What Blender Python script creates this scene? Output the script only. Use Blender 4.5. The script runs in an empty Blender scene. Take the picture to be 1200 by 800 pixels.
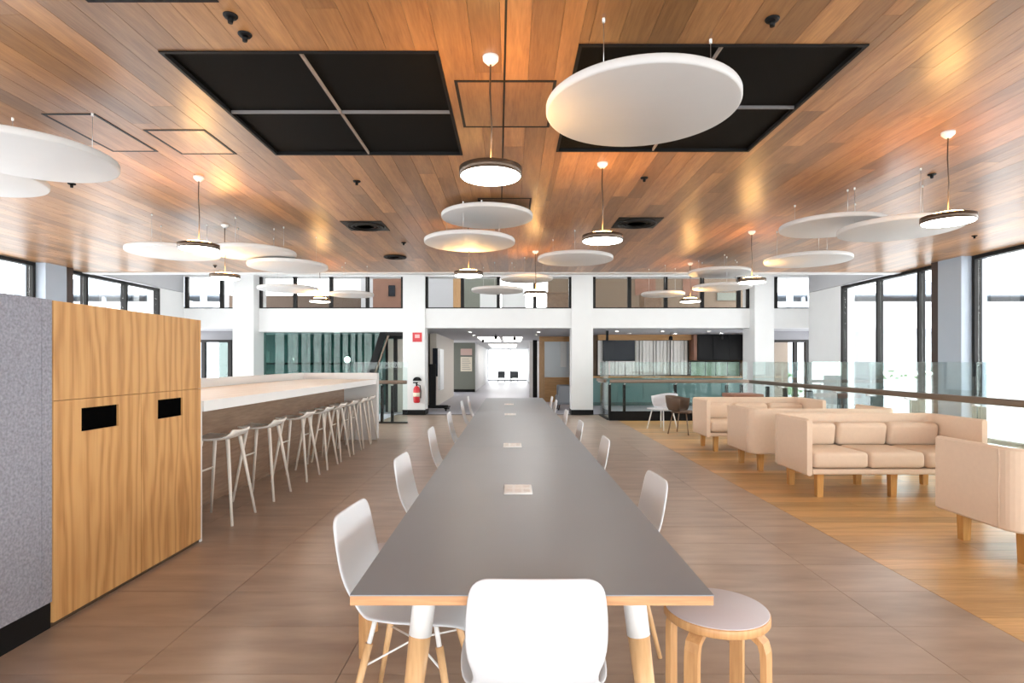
import bpy, bmesh, math, random
from mathutils import Vector, Matrix
R = random.Random(7)
PI = math.pi
S = bpy.context.scene
C = S.collection

# ------------------------------------------------------------------ camera
EYE, F, HX, HY = 1.36, 670.0, 599.0, 424.0      # eye height, focal length in px, horizon point (1200x800)
cd = bpy.data.cameras.new('camera'); cam = bpy.data.objects.new('camera', cd); C.objects.link(cam)
cam.location = (0, 0, EYE); cam.rotation_euler = (PI/2, 0, 0)
cd.sensor_width = 36; cd.lens = F/1200*36; cd.shift_x = 1/1200; cd.shift_y = 24/1200
cd.clip_start = .05; cd.clip_end = 400
S.camera = cam
# ------------------------------------------------------------------ world, exposure
W = bpy.data.worlds.new('world'); S.world = W; W.use_nodes = True
wn = W.node_tree.nodes; wl = W.node_tree.links
bg = wn['Background']; bg.inputs[0].default_value = (.985, .98, .975, 1); bg.inputs[1].default_value = 5.0
vs = S.view_settings; vs.view_transform = 'Standard'; vs.look = 'None'; vs.gamma = 1; vs.use_curve_mapping = False
vs.exposure = 0.68
XL, XR, YREAR, YCE, YW, CH = -8.46, 7.7, -5.0, 11.2, 14.7, 3.12   # side glazing, rear wall, ceiling edge, far wall, ceiling height
def portal(loc, rot, sx, sy):
    l = bpy.data.lights.new('window_portal', 'AREA'); l.shape = 'RECTANGLE'; l.size = sx; l.size_y = sy
    l.cycles.is_portal = True
    o = bpy.data.objects.new('window_portal', l); C.objects.link(o); o.location = loc; o.rotation_euler = rot
portal((XL+.02, 4, 0), (0, -PI/2, 0), 6.2, 18.5)
portal((XR-.02, 4, 0), (0, PI/2, 0), 6.2, 18.5)
portal((-.4, 13.0, 4.58), (0, 0, 0), 16, .6)  # below the rooflight added over the far strip
portal((0, YREAR+.1, 1.5), (PI/2, 0, 0), 16, 3.0)

# ------------------------------------------------------------------ helpers
def at(px, py, Y):
    return Vector(((px-HX)*Y/F, Y, EYE-(py-HY)*Y/F))
def ax(px, Y): return (px-HX)*Y/F
def az(py, Y): return EYE-(py-HY)*Y/F

class MB:
    def __init__(s): s.v = []; s.f = []; s.sm = []
    def add(s, vs, fs, smooth=False):
        b = len(s.v); s.v += [tuple(v) for v in vs]
        for f in fs: s.f.append([b+i for i in f]); s.sm.append(smooth)
        return s
    def box(s, x0, x1, y0, y1, z0, z1):
        return s.add([(x0,y0,z0),(x1,y0,z0),(x1,y1,z0),(x0,y1,z0),(x0,y0,z1),(x1,y0,z1),(x1,y1,z1),(x0,y1,z1)],
              [(0,3,2,1),(4,5,6,7),(0,1,5,4),(1,2,6,5),(2,3,7,6),(3,0,4,7)])
    def bm(s, bm, smooth=True, M=None):
        bm.verts.ensure_lookup_table(); bm.verts.index_update()
        vs = [(M @ v.co if M else v.co) for v in bm.verts]
        s.add(vs, [[v.index for v in f.verts] for f in bm.faces], smooth); bm.free(); return s
    def rbox(s, x0, x1, y0, y1, z0, z1, r=.01, seg=2, M=None):
        bm = bmesh.new(); bmesh.ops.create_cube(bm, size=1)
        for v in bm.verts:
            v.co = Vector(((x0+x1)/2+v.co.x*(x1-x0), (y0+y1)/2+v.co.y*(y1-y0), (z0+z1)/2+v.co.z*(z1-z0)))
        bmesh.ops.bevel(bm, geom=bm.edges[:], offset=r, segments=seg, affect='EDGES', profile=.5)
        return s.bm(bm, True, M)
    def cyl(s, p0, p1, r0, r1=None, n=12, cap=True):
        r1 = r0 if r1 is None else r1
        p0 = Vector(p0); p1 = Vector(p1); d = (p1-p0).normalized()
        a = d.orthogonal().normalized(); b = d.cross(a)
        vs = []
        for p, r in ((p0, r0), (p1, r1)):
            for i in range(n):
                t = 2*PI*i/n; vs.append(p+a*r*math.cos(t)+b*r*math.sin(t))
        s.add(vs, [(i, (i+1)%n, n+(i+1)%n, n+i) for i in range(n)], True)
        if cap: s.add(vs, [list(range(n-1,-1,-1)), list(range(n, 2*n))])
        return s
    def tube(s, pts, r, n=8):
        pts = [Vector(p) for p in pts]; rings = []; up = None
        for i, p in enumerate(pts):
            d = (pts[min(i+1, len(pts)-1)]-pts[max(i-1, 0)]).normalized()
            if up is None: up = d.orthogonal().normalized()
            up = (up-d*up.dot(d)).normalized(); b = d.cross(up)
            rings.append([p+(up*math.cos(2*PI*k/n)+b*math.sin(2*PI*k/n))*(r[i] if isinstance(r, (list, tuple)) else r) for k in range(n)])
        vs = [v for q in rings for v in q]; fs = []
        for i in range(len(rings)-1):
            for k in range(n): fs.append((i*n+k, i*n+(k+1)%n, (i+1)*n+(k+1)%n, (i+1)*n+k))
        fs += [list(range(n-1,-1,-1)), list(range(len(vs)-n, len(vs)))]
        return s.add(vs, fs, True)
    def lathe(s, prof, c=(0,0,0), n=48, smooth=True):
        vs = []; m = len(prof)
        for i in range(n):
            t = 2*PI*i/n
            for r, z in prof: vs.append((c[0]+r*math.cos(t), c[1]+r*math.sin(t), c[2]+z))
        fs = []
        for i in range(n):
            j = (i+1)%n
            for k in range(m-1):
                fs.append((i*m+k, j*m+k, j*m+k+1, i*m+k+1))
        s.add(vs, fs, smooth)
        b = len(s.v)-len(vs)
        for k in (0, m-1):
            if prof[k][0] > 1e-6:
                loop = [b+i*m+k for i in range(n)]
                s.f.append(loop[::-1] if k == 0 else loop); s.sm.append(False)
        return s
    def prism(s, poly, axis, a, b):
        """extrude a 2-D outline along an axis: 'x' (y,z), 'y' (x,z), 'z' (x,y)"""
        def P(q, t): return {'x': (t, q[0], q[1]), 'y': (q[0], t, q[1]), 'z': (q[0], q[1], t)}[axis]
        n = len(poly); vs = [P(q, a) for q in poly]+[P(q, b) for q in poly]
        fs = [(i, (i+1)%n, n+(i+1)%n, n+i) for i in range(n)]+[list(range(n-1,-1,-1)), list(range(n, 2*n))]
        return s.add(vs, fs)
    def mesh(s, name, mat):
        me = bpy.data.meshes.new(name); me.from_pydata(s.v, [], s.f)
        me.polygons.foreach_set('use_smooth', s.sm)
        bm = bmesh.new(); bm.from_mesh(me); bmesh.ops.remove_doubles(bm, verts=bm.verts, dist=1e-5)
        bmesh.ops.recalc_face_normals(bm, faces=bm.faces); bm.to_mesh(me); bm.free()
        if mat: me.materials.append(mat)
        return me
    def build(s, name, mat, parent=None, auto=True):
        return link(name, s.mesh(name, mat), parent)
def link(name, me, parent=None):
    o = bpy.data.objects.new(name, me); C.objects.link(o)
    if parent: o.parent = parent
    return o
def empty(name, loc=(0,0,0), rz=0):
    o = bpy.data.objects.new(name, None); C.objects.link(o); o.location = loc; o.rotation_euler = (0,0,rz)
    o.empty_display_size = .1
    return o
def tag(o, label=None, cat=None, group=None, kind=None):
    if label: o['label'] = label
    if cat: o['category'] = cat
    if group: o['group'] = group
    if kind: o['kind'] = kind
    return o
def struct(o, label=None): return tag(o, label, None, None, 'structure')
def copy_tree(o, parent=None):
    c = o.copy(); C.objects.link(c); c.parent = parent
    for ch in list(o.children): copy_tree(ch, c)
    return c
def sbox(name, mat, x0, x1, y0, y1, z0, z1, parent=None, label=None):
    o = MB().box(x0,x1,y0,y1,z0,z1).build(name, mat, parent)
    if not parent: struct(o, label)
    return o
def part(name, mat, parent, *b):
    return MB().box(*b).build(name, mat, parent)

# ------------------------------------------------------------------ materials
def nmat(name):
    m = bpy.data.materials.new(name); m.use_nodes = True
    return m, m.node_tree.nodes, m.node_tree.links, m.node_tree.nodes['Principled BSDF']
def plain(name, col, rough=.5, metal=0, spec=.5, bump=0, bscale=200, var=0, vscale=4):
    m, n, l, p = nmat(name)
    p.inputs['Base Color'].default_value = (*col, 1); p.inputs['Roughness'].default_value = rough
    p.inputs['Metallic'].default_value = metal; p.inputs['Specular IOR Level'].default_value = spec
    g = n.new('ShaderNodeNewGeometry')
    t = n.new('ShaderNodeTexNoise'); t.inputs['Scale'].default_value = vscale; t.inputs['Detail'].default_value = 3
    l.new(g.outputs['Position'], t.inputs['Vector'])
    r = n.new('ShaderNodeMapRange'); r.inputs['To Min'].default_value = 1-(var or .03); r.inputs['To Max'].default_value = 1+(var or .03)
    l.new(t.outputs['Fac'], r.inputs['Value'])
    mx = n.new('ShaderNodeVectorMath'); mx.operation = 'SCALE'; mx.inputs[0].default_value = col
    l.new(r.outputs[0], mx.inputs['Scale']); l.new(mx.outputs[0], p.inputs['Base Color'])
    if bump:
        t2 = n.new('ShaderNodeTexNoise'); t2.inputs['Scale'].default_value = bscale
        l.new(g.outputs['Position'], t2.inputs['Vector'])
        b = n.new('ShaderNodeBump'); b.inputs['Strength'].default_value = bump; b.inputs['Distance'].default_value = .003
        l.new(t2.outputs['Fac'], b.inputs['Height']); l.new(b.outputs[0], p.inputs['Normal'])
    return m
def emit(name, col, st):
    m, n, l, p = nmat(name)
    p.inputs['Base Color'].default_value = (.9,.9,.9,1)
    p.inputs['Emission Color'].default_value = (*col, 1); p.inputs['Emission Strength'].default_value = st
    return m
def wood(name, ca, cb, grain='y', rough=.4, rnd=None, dv=.35, sc=1.0, spec=.5, figure=.5, coat=0):
    """grain axis in world space; rnd: 'object' or 'island' shifts colour and figure from piece to piece"""
    m, n, l, p = nmat(name)
    g = n.new('ShaderNodeNewGeometry')
    vec = g.outputs['Position']
    val = None
    if rnd == 'object': val = n.new('ShaderNodeObjectInfo').outputs['Random']
    elif rnd == 'island': val = g.outputs['Random Per Island']
    if val:
        o = n.new('ShaderNodeMath'); o.operation = 'MULTIPLY'; o.inputs[1].default_value = 57.0; l.new(val, o.inputs[0])
        av = n.new('ShaderNodeVectorMath'); av.operation = 'ADD'; l.new(vec, av.inputs[0]); l.new(o.outputs[0], av.inputs[1]); vec = av.outputs[0]
    mp = n.new('ShaderNodeMapping'); s = {'x': (1.2,14,14), 'y': (14,1.2,14), 'z': (14,14,1.2)}[grain]
    mp.inputs['Scale'].default_value = tuple(k*sc for k in s); l.new(vec, mp.inputs['Vector'])
    t = n.new('ShaderNodeTexNoise'); t.inputs['Scale'].default_value = 1.0; t.inputs['Detail'].default_value = 5; t.inputs['Distortion'].default_value = .8
    l.new(mp.outputs[0], t.inputs['Vector'])
    t2 = n.new('ShaderNodeTexNoise'); t2.inputs['Scale'].default_value = 6.0; t2.inputs['Detail'].default_value = 4
    l.new(mp.outputs[0], t2.inputs['Vector'])
    mixv = n.new('ShaderNodeMix'); mixv.data_type = 'FLOAT'; mixv.inputs[0].default_value = 1-figure
    l.new(t.outputs['Fac'], mixv.inputs[2]); l.new(t2.outputs['Fac'], mixv.inputs[3])
    r = n.new('ShaderNodeValToRGB'); r.color_ramp.elements[0].position = .3; r.color_ramp.elements[1].position = .68
    r.color_ramp.elements[0].color = (*ca, 1); r.color_ramp.elements[1].color = (*cb, 1)
    l.new(mixv.outputs[0], r.inputs[0])
    out = r.outputs[0]
    if val:
        q = n.new('ShaderNodeMapRange'); q.inputs['To Min'].default_value = 1-dv; q.inputs['To Max'].default_value = 1+dv*.6
        l.new(val, q.inputs['Value'])
        sc_ = n.new('ShaderNodeVectorMath'); sc_.operation = 'SCALE'; l.new(out, sc_.inputs[0]); l.new(q.outputs[0], sc_.inputs['Scale']); out = sc_.outputs[0]
    l.new(out, p.inputs['Base Color'])
    p.inputs['Roughness'].default_value = rough; p.inputs['Specular IOR Level'].default_value = spec
    b = n.new('ShaderNodeBump'); b.inputs['Strength'].default_value = .06; b.inputs['Distance'].default_value = .002
    l.new(t2.outputs['Fac'], b.inputs['Height']); l.new(b.outputs[0], p.inputs['Normal'])
    return m
def glass(name, tint, refl=.12, rough=.0):
    m, n, l, p = nmat(name); n.remove(p)
    tr = n.new('ShaderNodeBsdfTransparent'); tr.inputs[0].default_value = (*tint, 1)
    gl = n.new('ShaderNodeBsdfGlossy'); gl.inputs['Roughness'].default_value = rough; gl.inputs[0].default_value = (1,1,1,1)
    fr = n.new('ShaderNodeFresnel'); fr.inputs[0].default_value = 1.45
    ml = n.new('ShaderNodeMath'); ml.operation = 'MULTIPLY'; ml.inputs[1].default_value = refl*8; ml.use_clamp = True
    l.new(fr.outputs[0], ml.inputs[0])
    mx = n.new('ShaderNodeMixShader'); l.new(ml.outputs[0], mx.inputs[0]); l.new(tr.outputs[0], mx.inputs[1]); l.new(gl.outputs[0], mx.inputs[2])
    l.new(mx.outputs[0], n['Material Output'].inputs[0])
    return m
def oakmat():
    m, n, l, p = nmat('oak_veneer')
    g = n.new('ShaderNodeNewGeometry')
    mp = n.new('ShaderNodeMapping'); mp.inputs['Scale'].default_value = (1, 1, .16); l.new(g.outputs['Position'], mp.inputs['Vector'])
    w = n.new('ShaderNodeTexWave'); w.wave_type = 'BANDS'; w.bands_direction = 'Y'; w.inputs['Scale'].default_value = 3.6; w.inputs['Distortion'].default_value = 11.0
    w.inputs['Detail'].default_value = 2.5; w.inputs['Detail Scale'].default_value = 1.6; l.new(mp.outputs[0], w.inputs['Vector'])
    m2 = n.new('ShaderNodeMapping'); m2.inputs['Scale'].default_value = (90, 90, 3); l.new(g.outputs['Position'], m2.inputs['Vector'])
    t = n.new('ShaderNodeTexNoise'); t.inputs['Scale'].default_value = 1; t.inputs['Detail'].default_value = 4; l.new(m2.outputs[0], t.inputs['Vector'])
    mx = n.new('ShaderNodeMix'); mx.data_type = 'FLOAT'; mx.inputs[0].default_value = .55; l.new(w.outputs['Fac'], mx.inputs[2]); l.new(t.outputs['Fac'], mx.inputs[3])
    r = n.new('ShaderNodeValToRGB'); r.color_ramp.elements[0].position = .18; r.color_ramp.elements[1].position = .7
    r.color_ramp.elements[0].color = (.40,.19,.06,1); r.color_ramp.elements[1].color = (.62,.345,.135,1)
    e = r.color_ramp.elements.new(.4); e.color = (.54,.28,.10,1)
    l.new(mx.outputs[0], r.inputs[0]); l.new(r.outputs[0], p.inputs['Base Color']); p.inputs['Roughness'].default_value = .42
    return m
M = {}
CW1, CW2 = (.235,.098,.034), (.47,.24,.095)
M['ceil'] = wood('ceiling_boards', CW1, CW2, 'y', .32, 'object', .36, 1.0, .6, .6)
M['ceil_i'] = wood('ceiling_boards_joined', CW1, CW2, 'y', .32, 'island', .36, 1.0, .6, .6)
M['plank'] = wood('floor_planks', (.42,.228,.085), (.70,.435,.185), 'x', .3, 'object', .25, .8, .5, .6)
M['oak'] = oakmat()
M['ply'] = wood('plywood_edge', (.42,.20,.09), (.64,.36,.18), 'x', .45, None, .2, 1.5)
M['birch'] = wood('birch_legs', (.55,.31,.14), (.75,.48,.25), 'z', .4, None, .2, 1.0)
M['bent'] = wood('bent_birch', (.5,.25,.1), (.7,.41,.19), 'z', .4, None, .2, 1.0)
M['beech'] = wood('sofa_leg_wood', (.42,.2,.05), (.6,.32,.1), 'z', .4, None, .2, 1.0)
M['barwood'] = wood('bar_top_wood', (.66,.5,.36), (.8,.66,.52), 'y', .35, None, .2, .6)
M['walnut'] = wood('dark_timber', (.13,.075,.045), (.24,.15,.095), 'y', .3, None, .2, .8)
M['barback'] = wood('bar_back_timber', (.24,.15,.10), (.36,.24,.165), 'y', .22, None, .2, .6)
M['timber'] = wood('amber_timber', (.33,.16,.05), (.52,.28,.1), 'x', .4, None, .2, .8)
M['timber_z'] = wood('amber_timber_upright', (.33,.17,.06), (.5,.29,.13), 'z', .4, None, .2, .8)
M['white'] = plain('white_paint', (.70,.70,.70), .55)
M['white2'] = plain('white_disc', (.57,.565,.565), .6, bump=.1, bscale=300)
M['shell'] = plain('white_plastic', (.66,.68,.72), .35)
M['metalwhite'] = plain('white_metal', (.82,.82,.82), .35)
M['stoolw'] = plain('stool_white', (.80,.77,.73), .4)
M['stooll'] = plain('stool_leg_white', (.74,.69,.63), .4)
M['greyw'] = plain('grey_paint', (.45,.45,.47), .6)
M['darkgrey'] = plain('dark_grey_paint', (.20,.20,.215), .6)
M['pale'] = plain('pale_blue_column', (.40,.46,.54), .5)
M['black'] = plain('black', (.007,.007,.0075), .55, 0, .15)
M['panelblack'] = plain('black_panel', (.006,.0055,.005), .8, 0, .08, bump=.3, bscale=400)
M['frame'] = plain('dark_frame', (.014,.013,.013), .5, 0, .2)
M['brownframe'] = plain('brown_frame', (.05,.03,.024), .45)
M['bronze'] = plain('bronze_metal', (.10,.07,.05), .35, .6)
M['gold'] = plain('gold_inner', (.75,.42,.12), .35, .3)
M['handrail'] = plain('bronze_handrail', (.17,.125,.095), .35, .5)
M['steel'] = plain('steel', (.55,.55,.55), .3, .9)
M['felt'] = plain('grey_felt', (.30,.30,.345), .95, 0, .1, .6, 500, .55, 75)
M['sofa'] = plain('beige_fabric', (.73,.575,.45), .9, 0, .15, .3, 900, .04, 30)
M['lino'] = plain('grey_linoleum', (.255,.29,.335), .36, 0, .5, .05, 300, .05, 2.5)
M['stooltop'] = plain('pale_stool_top', (.60,.56,.60), .4)
M['red'] = plain('red_paint', (.55,.02,.03), .35)
M['redbrown'] = plain('brown_leather', (.26,.12,.075), .5)
M['brownfab'] = plain('brown_fabric', (.10,.065,.045), .8)
M['greyfab'] = plain('grey_fabric', (.22,.23,.25), .9)
M['olive'] = plain('grey_green_paint', (.16,.17,.14), .6)
M['beige'] = plain('beige_paint', (.55,.5,.44), .6)
M['teal'] = plain('dark_teal_wall', (.055,.105,.10), .3)
M['tealmid'] = plain('teal_panel', (.10,.20,.20), .3)
M['ground'] = plain('pale_paving', (.62,.64,.66), .7, var=.08)
M['street'] = plain('exterior_white', (.8,.81,.83), .7)
M['roofgrey'] = plain('roof_sheet', (.40,.44,.50), .6)
M['leaf'] = plain('green_leaves', (.06,.16,.04), .6, var=.5, vscale=9)
M['tv'] = plain('tv_screen', (.010,.012,.018), .2, 0, .12)
M['carpet'] = plain('corridor_floor', (.42,.41,.46), .4)
M['brick'] = plain('brown_brick', (.20,.095,.06), .7, var=.25, vscale=6)
M['tan'] = plain('tan_wall', (.16,.11,.07), .6, var=.1)
M['paper'] = plain('poster_paper', (.75,.68,.55), .6)
M['glass'] = glass('window_glass', (.97,.985,.985), .05)
M['rail_glass'] = glass('balustrade_glass', (.91,.965,.955), .06)
M['teal_glass'] = glass('teal_glass', (.45,.63,.60), .09)
M['blind'] = plain('white_blind', (.8,.8,.78), .6)
M['lampface'] = emit('lamp_diffuser', (1,.93,.82), 14.0)
M['lamptop'] = emit('lamp_uplight', (1,.56,.19), 36.0)
M['fill_downlight'] = emit('fill_light_lens', (1,.93,.82), 60.0)
M['panel_light'] = emit('ceiling_light', (1,.95,.88), 1.6)

# floor tile stone
def tilemat():
    m, n, l, p = nmat('floor_tile')
    g = n.new('ShaderNodeNewGeometry'); oi = n.new('ShaderNodeObjectInfo')
    a = n.new('ShaderNodeMath'); a.operation = 'MULTIPLY'; a.inputs[1].default_value = 31; l.new(oi.outputs['Random'], a.inputs[0])
    v = n.new('ShaderNodeVectorMath'); l.new(g.outputs['Position'], v.inputs[0]); l.new(a.outputs[0], v.inputs[1])
    mp = n.new('ShaderNodeMapping'); mp.inputs['Scale'].default_value = (1.2, 5, 1); l.new(v.outputs[0], mp.inputs['Vector'])
    t = n.new('ShaderNodeTexNoise'); t.inputs['Scale'].default_value = 1.6; t.inputs['Detail'].default_value = 6; l.new(mp.outputs[0], t.inputs['Vector'])
    r = n.new('ShaderNodeValToRGB'); r.color_ramp.elements[0].position = .25; r.color_ramp.elements[1].position = .75
    r.color_ramp.elements[0].color = (.29,.21,.158,1); r.color_ramp.elements[1].color = (.47,.362,.285,1); l.new(t.outputs['Fac'], r.inputs[0])
    q = n.new('ShaderNodeMapRange'); q.inputs['To Min'].default_value = .93; q.inputs['To Max'].default_value = 1.06; l.new(oi.outputs['Random'], q.inputs['Value'])
    s = n.new('ShaderNodeVectorMath'); s.operation = 'SCALE'; l.new(r.outputs[0], s.inputs[0]); l.new(q.outputs[0], s.inputs['Scale'])
    l.new(s.outputs[0], p.inputs['Base Color']); p.inputs['Roughness'].default_value = .3; p.inputs['Specular IOR Level'].default_value = .75
    return m
M['tile'] = tilemat()

# ================================================================== STRUCTURE
# ---- floor slab, tiles, planks
XF0, XF1, XWD = -3.72, 5.42, 2.49
fl = MB().box(XF0, XF1, YREAR, 13.25, -.35, -.012).box(-3.0, XWD, 13.25, 15.0, -.35, -.012).build('floor', plain('grout', (.16,.135,.115), .7))
struct(fl, 'grey brown stone tile floor with a timber strip under the sofas')
TX, TY, X0 = .9, .45, -1.646
xs = [XF0]+[X0+TX*k for k in range(-2, 5) if XF0 < X0+TX*k < XWD]+[XWD]
tm = {}
y = 1.59
ty = []
while y < 14.6: ty.append(y); y += TY
for yy in ty:
    for i in range(len(xs)-1):
        x0, x1 = xs[i], xs[i+1]
        if yy > 13.1 and x0 < -3.0: x0 = -3.0
        w = round(x1-x0, 4)
        if w < .05: continue
        if w not in tm: tm[w] = MB().box(.0015, w-.0015, .0015, TY-.0015, -.011, 0).mesh('floor_tile', M['tile'])
        o = link('floor_tile', tm[w], fl); o.location = (x0, yy, 0)
o = MB().box(XF0, XF1, YREAR, 1.59, -.011, 0).build('floor_apron', M['tile'], fl)
PW = .18; y = 1.6; k = 0; pm = {}
while y < 13.2:
    cut = 2.49+R.uniform(.7, 2.3)
    w = min(PW, 13.22-y)
    for a, b in ((XWD, cut), (cut, XF1)):
        key = (round(b-a, 1), round(w, 3))
        me = MB().box(a+.001, b-.001, y+.0012, y+w-.0012, -.011, .0005).mesh('floor_plank', M['plank'])
        link('floor_plank', me, fl)
    y += PW
struct(sbox('floor_corridor', M['carpet'], -6, 8, 15.0, 44, -.3, -.004), 'pale polished floor running through the corridor opening')
struct(sbox('floor_lower', M['ground'], -60, 60, -40, 80, -3.8, -3.6), 'pale ground level outside and below the void')

# ---- timber ceiling with two black grilles
ce = MB().box(XL, XR, YREAR, YCE, CH+.03, CH+.16)
hc = CH-EYE
recs = []
def ceilpt(px, py):
    D = F*hc/(HY-py); return (px-HX)*D/F, D
rec_left = (-1.997, -.412, 3.235, 4.853)      # x0 x1 y0 y1
rec_right = (.375, 1.983, 3.165, 4.775)
recs = [rec_left, rec_right]
ce = ce.build('ceiling', M['black']); struct(ce, 'timber board ceiling with black grille recesses')
BWD = (XR-XL)/100
bme = MB().box(0, 1, 0, 1, 0, .03).mesh('ceiling_board', M['ceil'])
segs = []
redge = [e for r in recs for e in r[:2]]
edges = sorted([XL+i*BWD for i in range(101) if all(abs(XL+i*BWD-e) > .035 for e in redge)]+redge)
for bx0, bx1 in zip(edges, edges[1:]):
    cx = (bx0+bx1)/2
    cuts = [YREAR]; y = YREAR+R.uniform(.3, 2.6)
    while y < YCE: cuts.append(y); y += R.uniform(1.5, 3.2)
    cuts.append(YCE)
    for a, b in zip(cuts, cuts[1:]):
        pieces = [(a, b)]
        for r in recs:
            if r[0] < cx < r[1]:
                nw = []
                for (p, q) in pieces:
                    if q <= r[2] or p >= r[3]: nw.append((p, q)); continue
                    if p < r[2]: nw.append((p, r[2]))
                    if q > r[3]: nw.append((r[3], q))
                pieces = nw
        for (p, q) in pieces:
            if q-p > .02: segs.append((bx0, p, q, bx1))
def shown(s):
    bx0, p, q, bx1 = s; p2 = max(p, 2.75)
    cx = (bx0+bx1)/2
    if q < 2.8: return 0
    if abs(cx) > .9*q+.5: return 0
    return (bx1-bx0)*F*hc*F*(1/p2**2-1/q**2)/2 if q > p2 else 0
segs.sort(key=shown, reverse=True)
for s in segs[:300]:
    o = link('ceiling_board', bme, ce); o.location = (s[0]+.001, s[1]+.0008, CH); o.scale = (s[3]-s[0]-.002, s[2]-s[1]-.0016, 1)
mb = MB()
for s in segs[300:]: mb.box(s[0]+.001, s[3]-.001, s[1]+.0008, s[2]-.0008, CH, CH+.03)
o = mb.build('ceiling_boards_far', M['ceil_i'], ce); o['kind'] = 'stuff'
for nm, r, lab in (('grille', rec_left, 'square black ceiling grille of four panels over the bar side of the long table'),
              ('grille', rec_right, 'square black ceiling grille of four panels behind the largest white disc')):
    g = empty('ceiling_grille', ((r[0]+r[1])/2, (r[2]+r[3])/2, CH)); tag(g, lab, 'ceiling grille', 'black ceiling grilles')
    hx, hy = (r[1]-r[0])/2, (r[3]-r[2])/2
    for sx in (-1, 0):
        for sy in (-1, 0):
            MB().box(sx*hx+.008, (sx+1)*hx-.008, sy*hy+.008, (sy+1)*hy-.008, .018, .029).build('panel', M['panelblack'], g)
    MB().box(-hx, hx, -hy, -hy+.02, -.008, .028).box(-hx, hx, hy-.02, hy, -.008, .028).box(-hx, -hx+.02, -hy+.02, hy-.02, -.008, .028).box(hx-.02, hx, -hy+.02, hy-.02, -.008, .028).build('frame', M['black'], g)
    MB().box(-.006, .006, -hy+.02, hy-.02, -.004, .017).build('rib', plain('grille_rib', (.3,.24,.2), .5), g)
    for a, b in ((-hx+.02, -.006), (.006, hx-.02)):
        MB().box(a, b, -.006, .006, -.004, .017).build('rib', plain('grille_rib2', (.16,.15,.15), .5), g)
# white fascia at the ceiling edge and the double-height strip beyond
struct(sbox('trim_1', M['white'], XL, XR, YCE, YCE+.22, CH-.02, 4.6), 'white fascia along the edge of the timber ceiling')
sk = empty('window_15', (0, 0, 4.6)); struct(sk, 'rooflight added over the double height strip to brighten the far wall')  # unseen rooflight, added so that daylight brightens the far wall
for k in range(9):
    x = XL+(XR-XL)*k/8; part('mullion', M['white'], sk, x-.04, x+.04, 12.7, 13.3, -.02, .08)
    if k < 8: part('pane', M['glass'], sk, x+.041, x+(XR-XL)/8-.041, 12.7, 13.3, .02, .03)
for a, b in ((YCE+.22, 12.69), (13.31, YW+.6)): sbox('ceiling_void', M['white'], XL, XR+.2, a, b, 4.6, 4.75, None, 'white ceiling over the double height strip')

# ---- far wall: white columns and beams
colx = [(-7.04,-6.51), (-2.785,-2.215), (1.557,2.105), (6.16,6.645)]
ZB0, ZB1, ZH = 2.237, 2.74, 3.56
for i, (a, b) in enumerate(colx):
    y0 = YW if i in (1, 2) else YW-.25
    c = sbox('column', M['white'], a, b, y0, YW+.5, 0, 4.6, None, 'white square column in the far wall')
    part('baseboard', M['black'], c, a-.01, b+.01, y0-.012, YW+.5, 0, .13)
XC1 = 7.85
sb = [(XL, -7.04), (-6.51, -2.785), (-2.215, 1.557), (2.105, 6.16), (6.645, XC1)]
for a, b in sb:
    sbox('beam', M['white'], a, b, YW+.05, YW+.4, ZB0 if a != -6.51 else 2.14, ZB1, None, 'white beam between the two storeys of the far wall')
    sbox('beam', M['white'], a, b, YW+.05, YW+.4, ZH, 4.6, None, 'white head beam over the upper storey windows')
struct(sbox('floor_upper', M['greyw'], -9, 9, YW+.4, 23, ZB0, ZB1-.02), 'grey slab of the upper storey')
struct(sbox('ceiling_upper', M['white'], -9, 9, YW+.4, 23, 5.2, 5.3), 'white ceiling of the upper storey')
# upper windows with black mullions
mulls = [[-8.44,-7.1], [302.6,344,386.5,429.5,471.5], [499,541.5,584,627,669], [696.5,738.5,781.5,824.5,867.5,879.5], [903,912,955]]
for wi, (a, b) in enumerate(sb):
    wnd = empty('window_%d' % (wi+1), ((a+b)/2, YW+.12, ZB1)); struct(wnd, 'upper storey window with slim black mullions in the far wall')
    lx = lambda x: x-(a+b)/2
    if wi == 0: ms = [a+.06, ax(257.5, YW), b-.03]
    elif wi == 4: ms = [a+.02, ax(911, YW), b-.06]
    else: ms = [ax(p, YW) for p in mulls[wi]]
    ms[0] = max(ms[0], a+.02); ms[-1] = min(ms[-1], b-.02)
    for m_ in ms: part('mullion', M['frame'], wnd, lx(m_)-.045, lx(m_)+.045, -.04, .04, .03, ZH-ZB1)
    for m0, m1 in zip(ms, ms[1:]):
        if m1-m0 > .1: part('pane', M['glass'], wnd, lx(m0)+.046, lx(m1)-.046, -.004, .004, .03, ZH-ZB1)
    part('sill_rail', M['frame'], wnd, lx(a)+.005, lx(b)-.005, -.045, .045, .0, .03)

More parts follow.
